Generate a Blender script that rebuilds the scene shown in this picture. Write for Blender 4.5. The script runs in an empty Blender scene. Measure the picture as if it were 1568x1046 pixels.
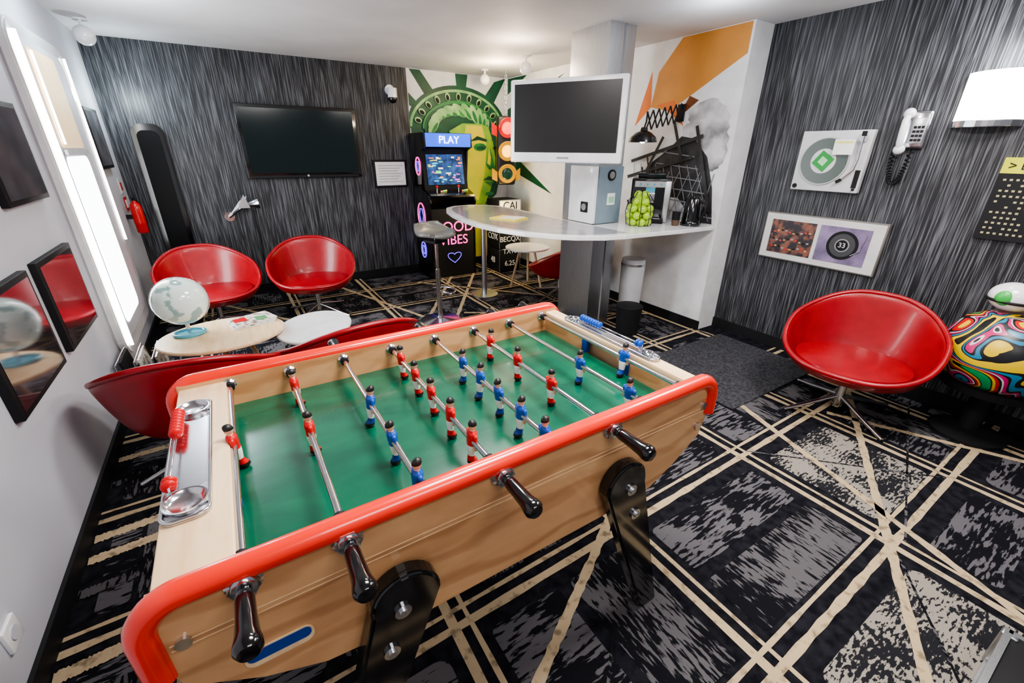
import bpy, bmesh, math, random, numpy as np
from mathutils import Vector, Matrix, Euler
pi=math.pi
random.seed(4)
C=bpy.context
try:
    C.scene.view_settings.view_transform='AgX';C.scene.view_settings.look='AgX - Medium High Contrast'
except Exception: pass
# ---------------- camera
f=663.1;th,ps,ph=np.radians([23.75,32.43,.51])
F=np.array([np.cos(th)*np.sin(ps),np.cos(th)*np.cos(ps),-np.sin(th)])
R0=np.array([np.cos(ps),-np.sin(ps),0]);U0=np.cross(R0,F)
R=R0*np.cos(ph)+U0*np.sin(ph);U=-R0*np.sin(ph)+U0*np.cos(ph)
cd=bpy.data.cameras.new('camera');cd.sensor_width=36;cd.lens=f/1568*36;cd.clip_start=.02
co=bpy.data.objects.new('camera',cd);C.collection.objects.link(co)
co.matrix_world=Matrix(((R[0],U[0],-F[0],0),(R[1],U[1],-F[1],0),(R[2],U[2],-F[2],1.585),(0,0,0,1)))
C.scene.camera=co
# ---------------- materials
def mat(name,col,rough=.5,metal=0,emit=0,col2=None,scale=8,bump=0,coat=0,stretch=(1,1,1),lo=.35,hi=.65,dist=0,rot=(0,0,0),detail=5,spec=.5):
    m=bpy.data.materials.new(name);m.use_nodes=True;nt=m.node_tree;b=nt.nodes['Principled BSDF']
    b.inputs['Roughness'].default_value=rough;b.inputs['Metallic'].default_value=metal;b.inputs['Specular IOR Level'].default_value=spec
    if coat:b.inputs['Coat Weight'].default_value=coat;b.inputs['Coat Roughness'].default_value=.08
    if emit:b.inputs['Emission Color'].default_value=(*col,1);b.inputs['Emission Strength'].default_value=emit
    tc=nt.nodes.new('ShaderNodeTexCoord');mp=nt.nodes.new('ShaderNodeMapping');mp.inputs['Scale'].default_value=stretch;mp.inputs['Rotation'].default_value=rot
    n=nt.nodes.new('ShaderNodeTexNoise');n.inputs['Scale'].default_value=scale;n.inputs['Detail'].default_value=detail;n.inputs['Distortion'].default_value=dist
    nt.links.new(tc.outputs['Object'],mp.inputs[0]);nt.links.new(mp.outputs[0],n.inputs['Vector'])
    if col2 is None: col2=tuple(c*.9 for c in col)
    r=nt.nodes.new('ShaderNodeValToRGB');r.color_ramp.elements[0].position=lo;r.color_ramp.elements[1].position=hi
    r.color_ramp.elements[0].color=(*col2,1);r.color_ramp.elements[1].color=(*col,1)
    nt.links.new(n.outputs['Fac'],r.inputs[0]);nt.links.new(r.outputs[0],b.inputs['Base Color'])
    if bump:
        bp=nt.nodes.new('ShaderNodeBump');bp.inputs['Strength'].default_value=bump;bp.inputs['Distance'].default_value=.01
        nt.links.new(n.outputs['Fac'],bp.inputs['Height']);nt.links.new(bp.outputs[0],b.inputs['Normal'])
    return m
def swirlwood(name,c1,c2,rough):
    m=mat(name,c1,rough,col2=c2,scale=2.2,stretch=(1,1,3.2),lo=.3,hi=.7,dist=1.2,coat=.3)
    nt=m.node_tree;b=nt.nodes['Principled BSDF'];r=[n for n in nt.nodes if n.type=='VALTORGB'][0]
    mp=[n for n in nt.nodes if n.type=='MAPPING'][0]
    w=nt.nodes.new('ShaderNodeTexWave');w.wave_type='RINGS';w.inputs['Scale'].default_value=1.1;w.inputs['Distortion'].default_value=11;w.inputs['Detail'].default_value=3;w.inputs['Detail Scale'].default_value=1.2
    nt.links.new(mp.outputs[0],w.inputs[0])
    mx=nt.nodes.new('ShaderNodeMixRGB');mx.blend_type='MULTIPLY';mx.inputs[0].default_value=.55
    r2=nt.nodes.new('ShaderNodeValToRGB');r2.color_ramp.elements[0].color=(.60,.46,.36,1);r2.color_ramp.elements[1].color=(1,1,1,1);r2.color_ramp.elements[1].position=.35
    nt.links.new(w.outputs['Fac'],r2.inputs[0]);nt.links.new(r.outputs[0],mx.inputs[1]);nt.links.new(r2.outputs[0],mx.inputs[2]);nt.links.new(mx.outputs[0],b.inputs['Base Color'])
    return m
def carpetmat(name,col,dark,s1,st1,s2,st2,thr,w=.5):
    # woven print: coarse torn patches combined with fine yarn dashes
    m=mat(name,col,.98,col2=dark,scale=s1,stretch=st1,detail=6,lo=thr-.012,hi=thr+.012,spec=.1);nt=m.node_tree
    n1=[n for n in nt.nodes if n.type=='TEX_NOISE'][0];r=[n for n in nt.nodes if n.type=='VALTORGB'][0]
    tc=[n for n in nt.nodes if n.type=='TEX_COORD'][0];b=nt.nodes['Principled BSDF']
    mp=nt.nodes.new('ShaderNodeMapping');mp.inputs['Scale'].default_value=st2
    n2=nt.nodes.new('ShaderNodeTexNoise');n2.inputs['Scale'].default_value=s2;n2.inputs['Detail'].default_value=3
    nt.links.new(tc.outputs['Object'],mp.inputs[0]);nt.links.new(mp.outputs[0],n2.inputs['Vector'])
    mx=nt.nodes.new('ShaderNodeMix');mx.data_type='FLOAT';mx.inputs[0].default_value=w
    nt.links.new(n1.outputs['Fac'],mx.inputs[2]);nt.links.new(n2.outputs['Fac'],mx.inputs[3]);nt.links.new(mx.outputs[0],r.inputs[0])
    n3=nt.nodes.new('ShaderNodeTexNoise');n3.inputs['Scale'].default_value=420
    nt.links.new(tc.outputs['Object'],n3.inputs['Vector'])
    bp=nt.nodes.new('ShaderNodeBump');bp.inputs['Strength'].default_value=.5;bp.inputs['Distance'].default_value=.004
    nt.links.new(n3.outputs['Fac'],bp.inputs['Height']);nt.links.new(bp.outputs[0],b.inputs['Normal'])
    return m
wood=swirlwood('beech_ply',(.66,.38,.19),(.50,.26,.12),.35)
woodp=mat('pale_beech',(.80,.60,.38),.4,col2=(.7,.48,.28),scale=6,stretch=(6,1,6))
wallp=mat('wallpaper_streaks',(.175,.18,.20),.5,col2=(.007,.007,.010),scale=8,stretch=(17,17,.42),lo=.45,hi=.74,rot=(0,.03,0),detail=3,dist=.4)
white=mat('white_paint',(.78,.78,.80),.6)
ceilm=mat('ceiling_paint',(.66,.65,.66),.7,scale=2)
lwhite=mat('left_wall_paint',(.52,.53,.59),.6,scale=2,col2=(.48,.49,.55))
gwhite=mat('white_gloss',(.82,.82,.84),.2,coat=.4)
black=mat('black_gloss',(.004,.004,.005),.14,coat=.5)
bmat=mat('black_matte',(.010,.010,.012),.6,spec=.3)
screen=mat('dark_screen',(.003,.010,.011),.12)
mirr_b=mat('black_mirror',(.004,.004,.005),.45,spec=.15)
grey_scr=mat('grey_screen',(.014,.013,.014),.35)
chrome=mat('chrome',(.68,.68,.71),.17,1)
steel=mat('brushed_steel',(.60,.61,.63),.34,1,col2=(.50,.51,.53),scale=20,stretch=(8,8,.3))
redr=mat('red_rail',(.84,.026,.008),.25,coat=.6)
redp=mat('player_red',(.60,.007,.010),.3)
redl=mat('red_leather',(.31,.003,.009),.36,col2=(.25,.0025,.007),coat=.15,scale=14,bump=.05)
redext=mat('extinguisher_red',(.6,.008,.008),.25,coat=.5)
green=mat('green_field',(.003,.105,.055),.24,col2=(.002,.070,.040),scale=3,coat=.3,stretch=(1,3,1),dist=1)
skin=mat('skin_paint',(.75,.42,.28),.4);blue=mat('player_blue',(.01,.08,.42),.3);bluep=mat('blue_plastic',(.008,.05,.28),.3)
pw=mat('player_white',(.85,.85,.85),.35);hair=mat('hair_black',(.01,.01,.01),.4)
lit=mat('lit_panel',(.93,.97,1),.5,emit=6);lit2=mat('led_strip',(1,.97,.93),.5,emit=10);warm=mat('blind_warm',(.9,.66,.40),.6,emit=.35)
lampm=mat('lit_shade',(1,.96,.9),.5,emit=7)
amber=mat('amber_glow',(1,.48,.06),.4,emit=3.2);redg=mat('red_glow',(1,.06,.02),.4,emit=3)
carp=mat('carpet_black',(.016,.016,.021),.98,col2=(.005,.005,.008),scale=25,bump=.6,spec=.1)
beige=mat('carpet_beige',(.42,.325,.21),.98,col2=(.20,.155,.10),scale=26,lo=.33,hi=.47,bump=.6,spec=.1)
greyc=carpetmat('carpet_grey',(.105,.100,.110),(.008,.008,.011),4,(1,1.6,1),34,(.35,2.0,1),.505)
greyc2=carpetmat('carpet_grey_fine',(.098,.093,.10),(.008,.008,.011),3.5,(1.5,1,1),40,(1.9,.35,1),.515)
lightc=carpetmat('carpet_light_worn',(.26,.235,.205),(.018,.018,.022),6,(1,1,1),55,(.6,1.6,1),.500)
matm=mat('dark_mat',(.070,.070,.078),.98,col2=(.028,.028,.033),scale=60,bump=.5,spec=.1)
# ---------------- mesh helpers
def E(name,loc=(0,0,0),rz=0):
    o=bpy.data.objects.new(name,None);C.collection.objects.link(o);o.location=loc;o.rotation_euler=(0,0,rz);o.empty_display_size=.1;return o
def fin(bm,name,m,parent=None,loc=(0,0,0),rot=(0,0,0),smooth=False):
    bmesh.ops.recalc_face_normals(bm,faces=bm.faces)
    me=bpy.data.meshes.new(name);bm.to_mesh(me);bm.free()
    for mm in (m if isinstance(m,(list,tuple)) else [m]): me.materials.append(mm)
    if smooth:
        for p in me.polygons:p.use_smooth=True
        try: me.set_sharp_from_angle(angle=math.radians(40))
        except Exception: pass
    o=bpy.data.objects.new(name,me);C.collection.objects.link(o);o.location=loc;o.rotation_euler=rot
    if parent:
        o.parent=parent
        if parent.type=='MESH': o.matrix_parent_inverse=Matrix.Translation(parent.location).inverted()
    return o
def box(p,name,size,loc,m,rot=(0,0,0),bev=0):
    bm=bmesh.new();bmesh.ops.create_cube(bm,size=1);bmesh.ops.scale(bm,vec=size,verts=bm.verts)
    if bev:bmesh.ops.bevel(bm,geom=bm.edges[:],offset=bev,segments=3,affect='EDGES',profile=.5)
    return fin(bm,name,m,p,loc,rot,bool(bev))
def bx(p,name,x0,x1,y0,y1,z0,z1,m,bev=0):
    return box(p,name,(x1-x0,y1-y0,z1-z0),((x0+x1)/2,(y0+y1)/2,(z0+z1)/2),m,bev=bev)
def cyl(p,name,r,h,loc,m,rot=(0,0,0),r2=None,seg=32):
    bm=bmesh.new();bmesh.ops.create_cone(bm,cap_ends=True,segments=seg,radius1=r,radius2=r if r2 is None else r2,depth=h)
    return fin(bm,name,m,p,loc,rot,True)
def sph(p,name,r,loc,m,sc=(1,1,1),rot=(0,0,0),seg=32):
    bm=bmesh.new();bmesh.ops.create_uvsphere(bm,u_segments=seg,v_segments=seg//2,radius=r);bmesh.ops.scale(bm,vec=sc,verts=bm.verts)
    return fin(bm,name,m,p,loc,rot,True)
def prism(p,name,poly,thick,m,loc=(0,0,0),rot=(0,0,0),bev=0):
    bm=bmesh.new();vs=[bm.verts.new((a,0,b)) for a,b in poly];fc=bm.faces.new(vs)
    r=bmesh.ops.extrude_face_region(bm,geom=[fc]);bmesh.ops.translate(bm,verts=[v for v in r['geom'] if isinstance(v,bmesh.types.BMVert)],vec=(0,thick,0))
    if bev:bmesh.ops.bevel(bm,geom=[e for e in bm.edges if abs(e.verts[0].co.y-e.verts[1].co.y)<1e-6],offset=bev,segments=3,affect='EDGES')
    bmesh.ops.triangulate(bm,faces=[q for q in bm.faces if len(q.verts)>4])
    return fin(bm,name,m,p,loc,rot)
def wx(p,name,poly,thick,m,X,bev=0): # poly (Y,Z) on plane X, thickness towards -X
    return prism(p,name,poly,thick,m,(X,0,0),(0,0,pi/2),bev)
def plate(p,name,poly,z0,th,m,bev=0):
    bm=bmesh.new();vs=[bm.verts.new((a,b,0)) for a,b in poly];fc=bm.faces.new(vs)
    r=bmesh.ops.extrude_face_region(bm,geom=[fc]);bmesh.ops.translate(bm,verts=[v for v in r['geom'] if isinstance(v,bmesh.types.BMVert)],vec=(0,0,th))
    if bev:bmesh.ops.bevel(bm,geom=[e for e in bm.edges if abs(e.verts[0].co.z-e.verts[1].co.z)<1e-6],offset=bev,segments=3,affect='EDGES')
    bmesh.ops.triangulate(bm,faces=[q for q in bm.faces if len(q.verts)>4])
    return fin(bm,name,m,p,(0,0,z0))
def lathe(p,name,prof,m,loc=(0,0,0),rot=(0,0,0),seg=32,sc=(1,1)):
    bm=bmesh.new();rings=[]
    for r,z in prof:
        rings.append([bm.verts.new((max(r,1e-4)*math.cos(2*pi*i/seg)*sc[0],max(r,1e-4)*math.sin(2*pi*i/seg)*sc[1],z)) for i in range(seg)])
    for a,b in zip(rings,rings[1:]):
        for i in range(seg):
            bm.faces.new((a[i],a[(i+1)%seg],b[(i+1)%seg],b[i]))
    bm.faces.new(rings[0]);bm.faces.new(rings[-1])
    return fin(bm,name,m,p,loc,rot,True)
def tube(p,name,pts,r,m,cyc=False,res=5):
    c=bpy.data.curves.new(name,'CURVE');c.dimensions='3D';s=c.splines.new('POLY');s.points.add(len(pts)-1)
    for i,q in enumerate(pts):s.points[i].co=(*q,1)
    s.use_cyclic_u=cyc;c.bevel_depth=r;c.bevel_resolution=res;c.use_fill_caps=True;c.materials.append(m)
    t=bpy.data.objects.new(name,c);C.collection.objects.link(t)
    me=bpy.data.meshes.new_from_object(t);bpy.data.objects.remove(t)
    for q in me.polygons:q.use_smooth=True
    o=bpy.data.objects.new(name,me);C.collection.objects.link(o)
    if p:o.parent=p
    return o
def text(p,name,s,size,loc,rot,m,ext=.002,align='CENTER'):
    c=bpy.data.curves.new(name,'FONT');c.body=s;c.size=size;c.extrude=ext;c.align_x=align;c.align_y='CENTER';c.materials.append(m)
    t=bpy.data.objects.new(name,c);C.collection.objects.link(t)
    me=bpy.data.meshes.new_from_object(t);bpy.data.objects.remove(t)
    o=bpy.data.objects.new(name,me);C.collection.objects.link(o);o.location=loc;o.rotation_euler=rot
    if p:o.parent=p
    return o
def ell(cx,cy,rx,ry,a0=0,a1=2*pi,n=28,rot=0):
    pts=[]
    for i in range(n):
        t=a0+(a1-a0)*i/(n if abs(a1-a0-2*pi)<1e-6 else n-1)
        x=rx*math.cos(t);y=ry*math.sin(t)
        pts.append((cx+x*math.cos(rot)-y*math.sin(rot),cy+x*math.sin(rot)+y*math.cos(rot)))
    return pts
def rrect(x0,x1,y0,y1,r,n=6):
    P=[]
    for cx_,cy_,a in((x1-r,y1-r,0),(x0+r,y1-r,pi/2),(x0+r,y0+r,pi),(x1-r,y0+r,1.5*pi)):
        P+=[(cx_+r*math.cos(a+pi/2*i/n),cy_+r*math.sin(a+pi/2*i/n)) for i in range(n+1)]
    return P
BACK=(pi/2,0,0);RIGHT=(pi/2,0,-pi/2)
BY=5.9;RX=3.88;LX=-.82;CH=2.5;PX=3.63;PY=2.35
# ---------------- room shell
FLOOR=bx(None,'floor',-.92,3.98,-1.6,6.0,-.1,0,carp)
bx(None,'ceiling',-.92,3.98,-1.6,6.0,CH,CH+.1,ceilm)
bx(None,'wall_back',-.92,2.18,BY,BY+.1,0,CH,wallp)
bx(None,'wall_mural',2.18,3.98,BY+.002,BY+.1,0,CH,white)
bx(None,'wall_right',RX,RX+.1,-1.6,PY,0,CH,wallp)
bx(None,'wall_partition',PX,RX+.1,PY,BY+.002,0,CH,white)
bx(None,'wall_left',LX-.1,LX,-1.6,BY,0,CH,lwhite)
bx(None,'baseboard_back',LX,2.18,BY-.015,BY,0,.09,bmat)
bx(None,'baseboard_mural',2.18,PX,BY-.013,BY+.002,0,.09,bmat)
bx(None,'baseboard_right',RX-.015,RX,-1.6,PY,0,.09,bmat)
bx(None,'baseboard_partition',PX-.013,PX,PY-.013,BY-.015,0,.09,bmat)
bx(None,'baseboard_left',LX,LX+.015,-1.6,BY-.015,0,.09,bmat)
# ---------------- carpet pattern (printed inlay, part of the floor)
CP=FLOOR
xl=[-.42,.40,1.24,2.2,3.0,3.60];yl=[-.95,-.42,.27,.98,1.62,2.3,3.0,3.75,4.5,5.25]
def clipb(x,a,b):return min(max(x,a),b)
def cx_(x,y): return clipb(x,LX,PX-.015 if y>2.32 else RX-.016)
def strip(name,pts2,w,z,m):
    (x0,y0),(x1,y1)=pts2;d=Vector((x1-x0,y1-y0)).normalized();n=Vector((-d.y,d.x))*w/2
    bm=bmesh.new();N=60;L=[]
    for i in range(N+1):
        x=x0+(x1-x0)*i/N;y=y0+(y1-y0)*i/N;k=1+random.uniform(-.22,.18)
        a=bm.verts.new((cx_(x+n.x*k,y),clipb(y+n.y*k,-1.6,5.88),z));b=bm.verts.new((cx_(x-n.x*k,y),clipb(y-n.y*k,-1.6,5.88),z))
        L.append((a,b))
    for (a,b),(c,d2) in zip(L,L[1:]): bm.faces.new((a,b,d2,c))
    return fin(bm,name,m,CP)
def tile(x0,x1,y0,y1,r,m):
    if x1-x0<.07 or y1-y0<.07:return
    plate(CP,'carpet_tile',rrect(x0,x1,y0,y1,r),.0004,.0006,m)
for i in range(-1,len(xl)):
    for j in range(-1,len(yl)):
        x0=xl[i] if i>=0 else LX;x1=xl[i+1] if i+1<len(xl) else RX
        y0=yl[j] if j>=0 else -1.55;y1=yl[j+1] if j+1<len(yl) else 5.85
        if x1-x0<.22:continue
        if x1>PX and y1>2.31: continue
        g=.085;hx=(x1-x0-2*g)
        if (i,j) in((2,1),(3,2),(4,0)): tile(x0+g,x1-g,y0+g,y1-g,.05,lightc)
        elif (i+j)%3==0: tile(x0+g,x0+g+hx*.46,y0+g,y1-g,.03,greyc);tile(x0+g+hx*.54,x1-g,y0+g,y1-g,.03,greyc2)
        elif (i+j)%3==1:
            ym=(y0+y1)/2;tile(x0+g,x1-g,y0+g,ym-.025,.03,greyc2);tile(x0+g,x1-g,ym+.025,y1-g,.03,greyc)
        else: tile(x0+g,x1-g,y0+g,y1-g,.05,greyc)
for x in xl:
    for d,w in((-.034,.034),(.03,.020)): strip('carpet_line',((x+d,-1.6),(x+d*.9+.03,5.85)),w,.0015,beige)
for y in yl:
    for d,w in((-.034,.032),(.03,.018)): strip('carpet_line',((LX,y+d),(RX,y+d+.06)),w,.0020,beige)
for (a,b) in [((3.75,1.12),(1.45,-.10)),((1.5,1.2),(.1,.42)),((3.6,2.9),(1.9,3.95)),((1.7,3.75),(2.75,5.35)),((.9,5.85),(1.7,3.4)),((2.7,5.8),(1.0,3.2)),((3.1,.95),(3.8,-.5)),((2.1,-.4),(2.9,1.9)),((-.3,5.6),(.9,3.7)),((1.9,5.3),(3.0,4.0))]:
    strip('carpet_line',(a,b),.038,.0026,beige)
for (a,b) in [((1.25,-.4),(2.15,.25)),((.45,.3),(1.2,.95)),((2.25,1.0),(2.95,.3)),((2.25,.25),(3.7,.7))]:
    strip('carpet_thread',(a,b),.010,.0023,greyc2)
for y in (1.12,1.36,1.50,1.84,2.02,2.15,2.55,2.78): strip('carpet_line',((LX+.02,y),(-.45,y+.02)),.05,.0030,beige if y not in(1.36,1.84,2.55) else greyc2)
mt=E('floor_mat',(3.15,1.73,0));plate(mt,'mat_pad',rrect(-.56,.56,-.43,.43,.02),.0034,.006,matm)
# ---------------- foosball table
T=E('foosball_table')
XL,XR=-.272,1.246
prof=[(XL+.02,.905),(XL+.008,.76),(XL+.03,.69),(-.13,.61),(-.02,.56),(.1,.545),(.89,.545),(1.0,.56),(1.1,.61),(XR-.03,.69),(XR-.008,.76),(XR-.02,.905)]
prism(T,'panel_near',prof,.03,wood,(0,.706,0));prism(T,'panel_far',prof,.03,wood,(0,1.54,0))
for y,n in((.712,'rail_near'),(1.565,'rail_far')):
    rr=.07
    pts=[(XL+.002,y,.73)]+[(XL+rr+.002-rr*math.cos(a),y,.906-rr+rr*math.sin(a)) for a in np.linspace(0,pi/2,10)]+[(XR-rr-.002+rr*math.sin(a),y,.906-rr+rr*math.cos(a)) for a in np.linspace(0,pi/2,10)]+[(XR-.002,y,.775)]
    tube(T,n,pts,.0245,redr)
bx(T,'playfield',-.12,1.165,.73,1.54,.78,.80,green)
bx(T,'cabinet_bottom',-.1,1.08,.73,1.545,.60,.62,wood)
for s,(xo,xi) in enumerate(((XL+.022,-.122),(XR-.022,1.165))):
    a,b=min(xo,xi),max(xo,xi)
    bx(T,'end_top',a,b,.73,1.545,.868,.893,woodp,bev=.004)
    bx(T,'end_outer',*( (a,a+.02) if s==0 else (b-.02,b)),.73,1.545,.66,.868,woodp)
    ii=(b-.018,b) if s==0 else (a,a+.018)
    bx(T,'end_inner_a',*ii,.73,1.02,.79,.868,wood);bx(T,'end_inner_b',*ii,1.25,1.545,.79,.868,wood)
    bx(T,'goal_frame_l',ii[0]-.006,ii[1]+.006,1.0,1.022,.795,.87,bluep,bev=.003);bx(T,'goal_frame_r',ii[0]-.006,ii[1]+.006,1.248,1.27,.795,.87,bluep,bev=.003)
    if s==0: bx(T,'goal_floor',a+.02,b-.018,1.02,1.25,.76,.765,bluep)
    tx0,tx1=((-.248,-.158) if s==0 else (1.170,1.222))
    w=tx1-tx0
    plate(T,'score_tray',rrect(tx0,tx1,.90,1.42,.025),.893,.007,steel,bev=.002)
    plate(T,'tray_recess',rrect(tx0+.014,tx1-.01,1.0,1.32,.012),.900,.0015,chrome)
    rim=[(x,y,.902) for x,y in rrect(tx0+.003,tx1-.003,.903,1.417,.022)]
    tube(T,'tray_rim',rim,.004,chrome,True)
    for yy in(.95,1.37):
        lathe(T,'tray_cup',[(.004,.9015),(w*.30,.9015),(w*.36,.905),(w*.42,.912),(w*.46,.9125),(w*.46,.900),(w*.40,.8995)],chrome,((tx0+tx1)/2,yy,0))
    rodx=(tx0+.018) if s==0 else tx1-.018
    tube(T,'bead_wire',[(rodx,.985,.90),(rodx,.985,.925),(rodx,1.335,.925),(rodx,1.335,.90)],.0025,chrome)
    for k in range(10):
        yy=(1.325-.0155*k if k<8 else .995+.0155*(9-k))
        sph(T,'bead',.0155,(rodx,yy,.925),redp if s==0 else blue,sc=(1,.5,1),seg=20)
rodx=[-.115+.179*i for i in range(8)];RZ=.879
for i,x in enumerate(rodx):
    cyl(T,'rod',.008,.83,(x,1.13,RZ),chrome,(pi/2,0,0))
    lathe(T,'bearing_far',[(.010,0),(.020,0),(.020,.006),(.014,.012),(.011,.012)],chrome,(x,1.54,RZ),(pi/2,0,0))
    lathe(T,'rubber_far',[(.009,0),(.014,0),(.014,.018),(.009,.018)],bmat,(x,1.53,RZ),(pi/2,0,0))
    lathe(T,'rubber_near',[(.009,0),(.014,0),(.014,.018),(.009,.018)],bmat,(x,.77,RZ),(pi/2,0,0))
    near=i in(0,1,3,5)
    y0=.706 if near else 1.57
    sg=(pi/2,0,0) if near else (-pi/2,0,0)
    lathe(T,'bearing_outer',[(.010,-.002),(.030,-.002),(.031,.006),(.022,.010),(.021,.026),(.012,.028)],chrome,(x,y0,RZ),sg)
    lathe(T,'hex_nut',[(.012,.006),(.027,.006),(.027,.020),(.012,.020)],chrome,(x,y0,RZ),sg,seg=6)
    lathe(T,'handle',[(.010,.026),(.0135,.030),(.0160,.045),(.0165,.08),(.0185,.112),(.0220,.128),(.0220,.138),(.016,.146),(.002,.147)],black,(x,y0,RZ),sg)
def player_mesh(name,shirt,sock):
    bm=bmesh.new();seg=16
    S=[(-.074,.010,.011,.004,3),(-.070,.014,.012,.004,3),(-.062,.013,.012,.003,3),(-.056,.010,.0115,0,4),(-.045,.0085,.011,0,4),(-.040,.009,.0115,0,1),(-.028,.011,.0135,0,1),(-.012,.012,.0155,0,1),(-.006,.0115,.014,0,0),(.004,.0125,.0165,0,0),(.018,.0125,.018,0,0),(.026,.011,.0165,0,0),(.030,.007,.008,0,2),(.033,.0065,.0065,0,2),(.037,.0095,.0088,0,2),(.044,.0112,.0095,.001,2),(.050,.0110,.0098,0,3),(.056,.0085,.0078,-.001,3),(.0595,.003,.003,-.001,3)]
    rs=[]
    for z,rx,ry,xo,mi in S: rs.append([bm.verts.new((xo+rx*math.cos(2*pi*k/seg),ry*math.sin(2*pi*k/seg),z)) for k in range(seg)])
    for q in range(len(S)-1):
        for k in range(seg):
            fc=bm.faces.new((rs[q][k],rs[q][(k+1)%seg],rs[q+1][(k+1)%seg],rs[q+1][k]));fc.material_index=S[q+1][4] if S[q+1][4]!=2 or S[q][4]==2 else S[q][4]
    bm.faces.new(rs[0]).material_index=3;bm.faces.new(rs[-1]).material_index=3
    for sy in(-1,1):
        pr=[(.024,.0045),(.018,.0058),(.008,.0052),(-.004,.0044),(-.016,.0040),(-.020,.0035)]
        ar=[]
        for z,r in pr: ar.append([bm.verts.new((r*math.cos(2*pi*k/8),sy*(.0185+(.024-z)*.08)+r*math.sin(2*pi*k/8),z)) for k in range(8)])
        for q in range(5):
            for k in range(8):
                fc=bm.faces.new((ar[q][k],ar[q][(k+1)%8],ar[q+1][(k+1)%8],ar[q+1][k]));fc.material_index=0 if q<3 else 2
        bm.faces.new(ar[0]);bm.faces.new(ar[-1]).material_index=2
    bmesh.ops.recalc_face_normals(bm,faces=bm.faces)
    me=bpy.data.meshes.new(name);bm.to_mesh(me);bm.free()
    for m in(shirt,pw,skin,hair,sock):me.materials.append(m)
    for p in me.polygons:p.use_smooth=True
    return me
PR=player_mesh('player_red',redp,redp);PB=player_mesh('player_blue',blue,bluep)
play={0:[1.17],1:[1.42,1.13],2:[1.18,.97,.79],3:[1.42,1.275,1.135,.995,.86],4:[1.275,1.145,1.02,.895,.775],5:[1.39,1.19,.985],6:[1.05,.81],7:[1.01]}
for i,ys in play.items():
    rd=i in(0,1,3,5)
    for y in ys:
        o=bpy.data.objects.new('player_red' if rd else 'player_blue',PR if rd else PB);C.collection.objects.link(o);o.parent=T;o.location=(rodx[i],y,RZ);o.rotation_euler=(0,random.uniform(-.1,.1),0 if rd else pi);o.scale=(1.08,1.08,1.02)
def leg(x0,x1,y,n,out):
    poly=[(x0+.08*math.cos(a),.672+.08*math.sin(a)) for a in np.linspace(-.1,pi+.1,16)]+[(x1-.045,0.0),(x1+.045,0.0)]
    prism(T,n,poly,.045,black,(0,y,0),bev=.008)
    for t in(.06,.22):
        bxx=x0+(x1-x0)*t;bz=.70*(1-t)
        cyl(T,'leg_bolt_ring',.019,.006,(bxx,y-.003 if out<0 else y+.048,bz),chrome,(pi/2,0,0));cyl(T,'leg_bolt',.010,.012,(bxx,y-.006 if out<0 else y+.051,bz),steel,(pi/2,0,0))
leg(.155,-.07,.661,'leg_1',-1);leg(.835,1.05,.661,'leg_2',-1);leg(.155,-.07,1.57,'leg_3',1);leg(.835,1.05,1.57,'leg_4',1)
for x,z in((-.222,.80),(1.21,.81),(1.195,.735)): cyl(T,'corner_bolt',.013,.008,(x,.703,z),chrome,(pi/2,0,0))
prism(T,'ball_slot_rim',rrect(-.155,-.03,.655,.700,.02),.004,woodp,(0,.703,0));prism(T,'ball_slot',rrect(-.15,-.035,.670,.697,.012),.003,bluep,(0,.7015,0))
for z in(.800,.787): bx(T,'pinstripe',XL+.03,XR-.03,.7045,.706,z,z+.0016,woodp)
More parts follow.
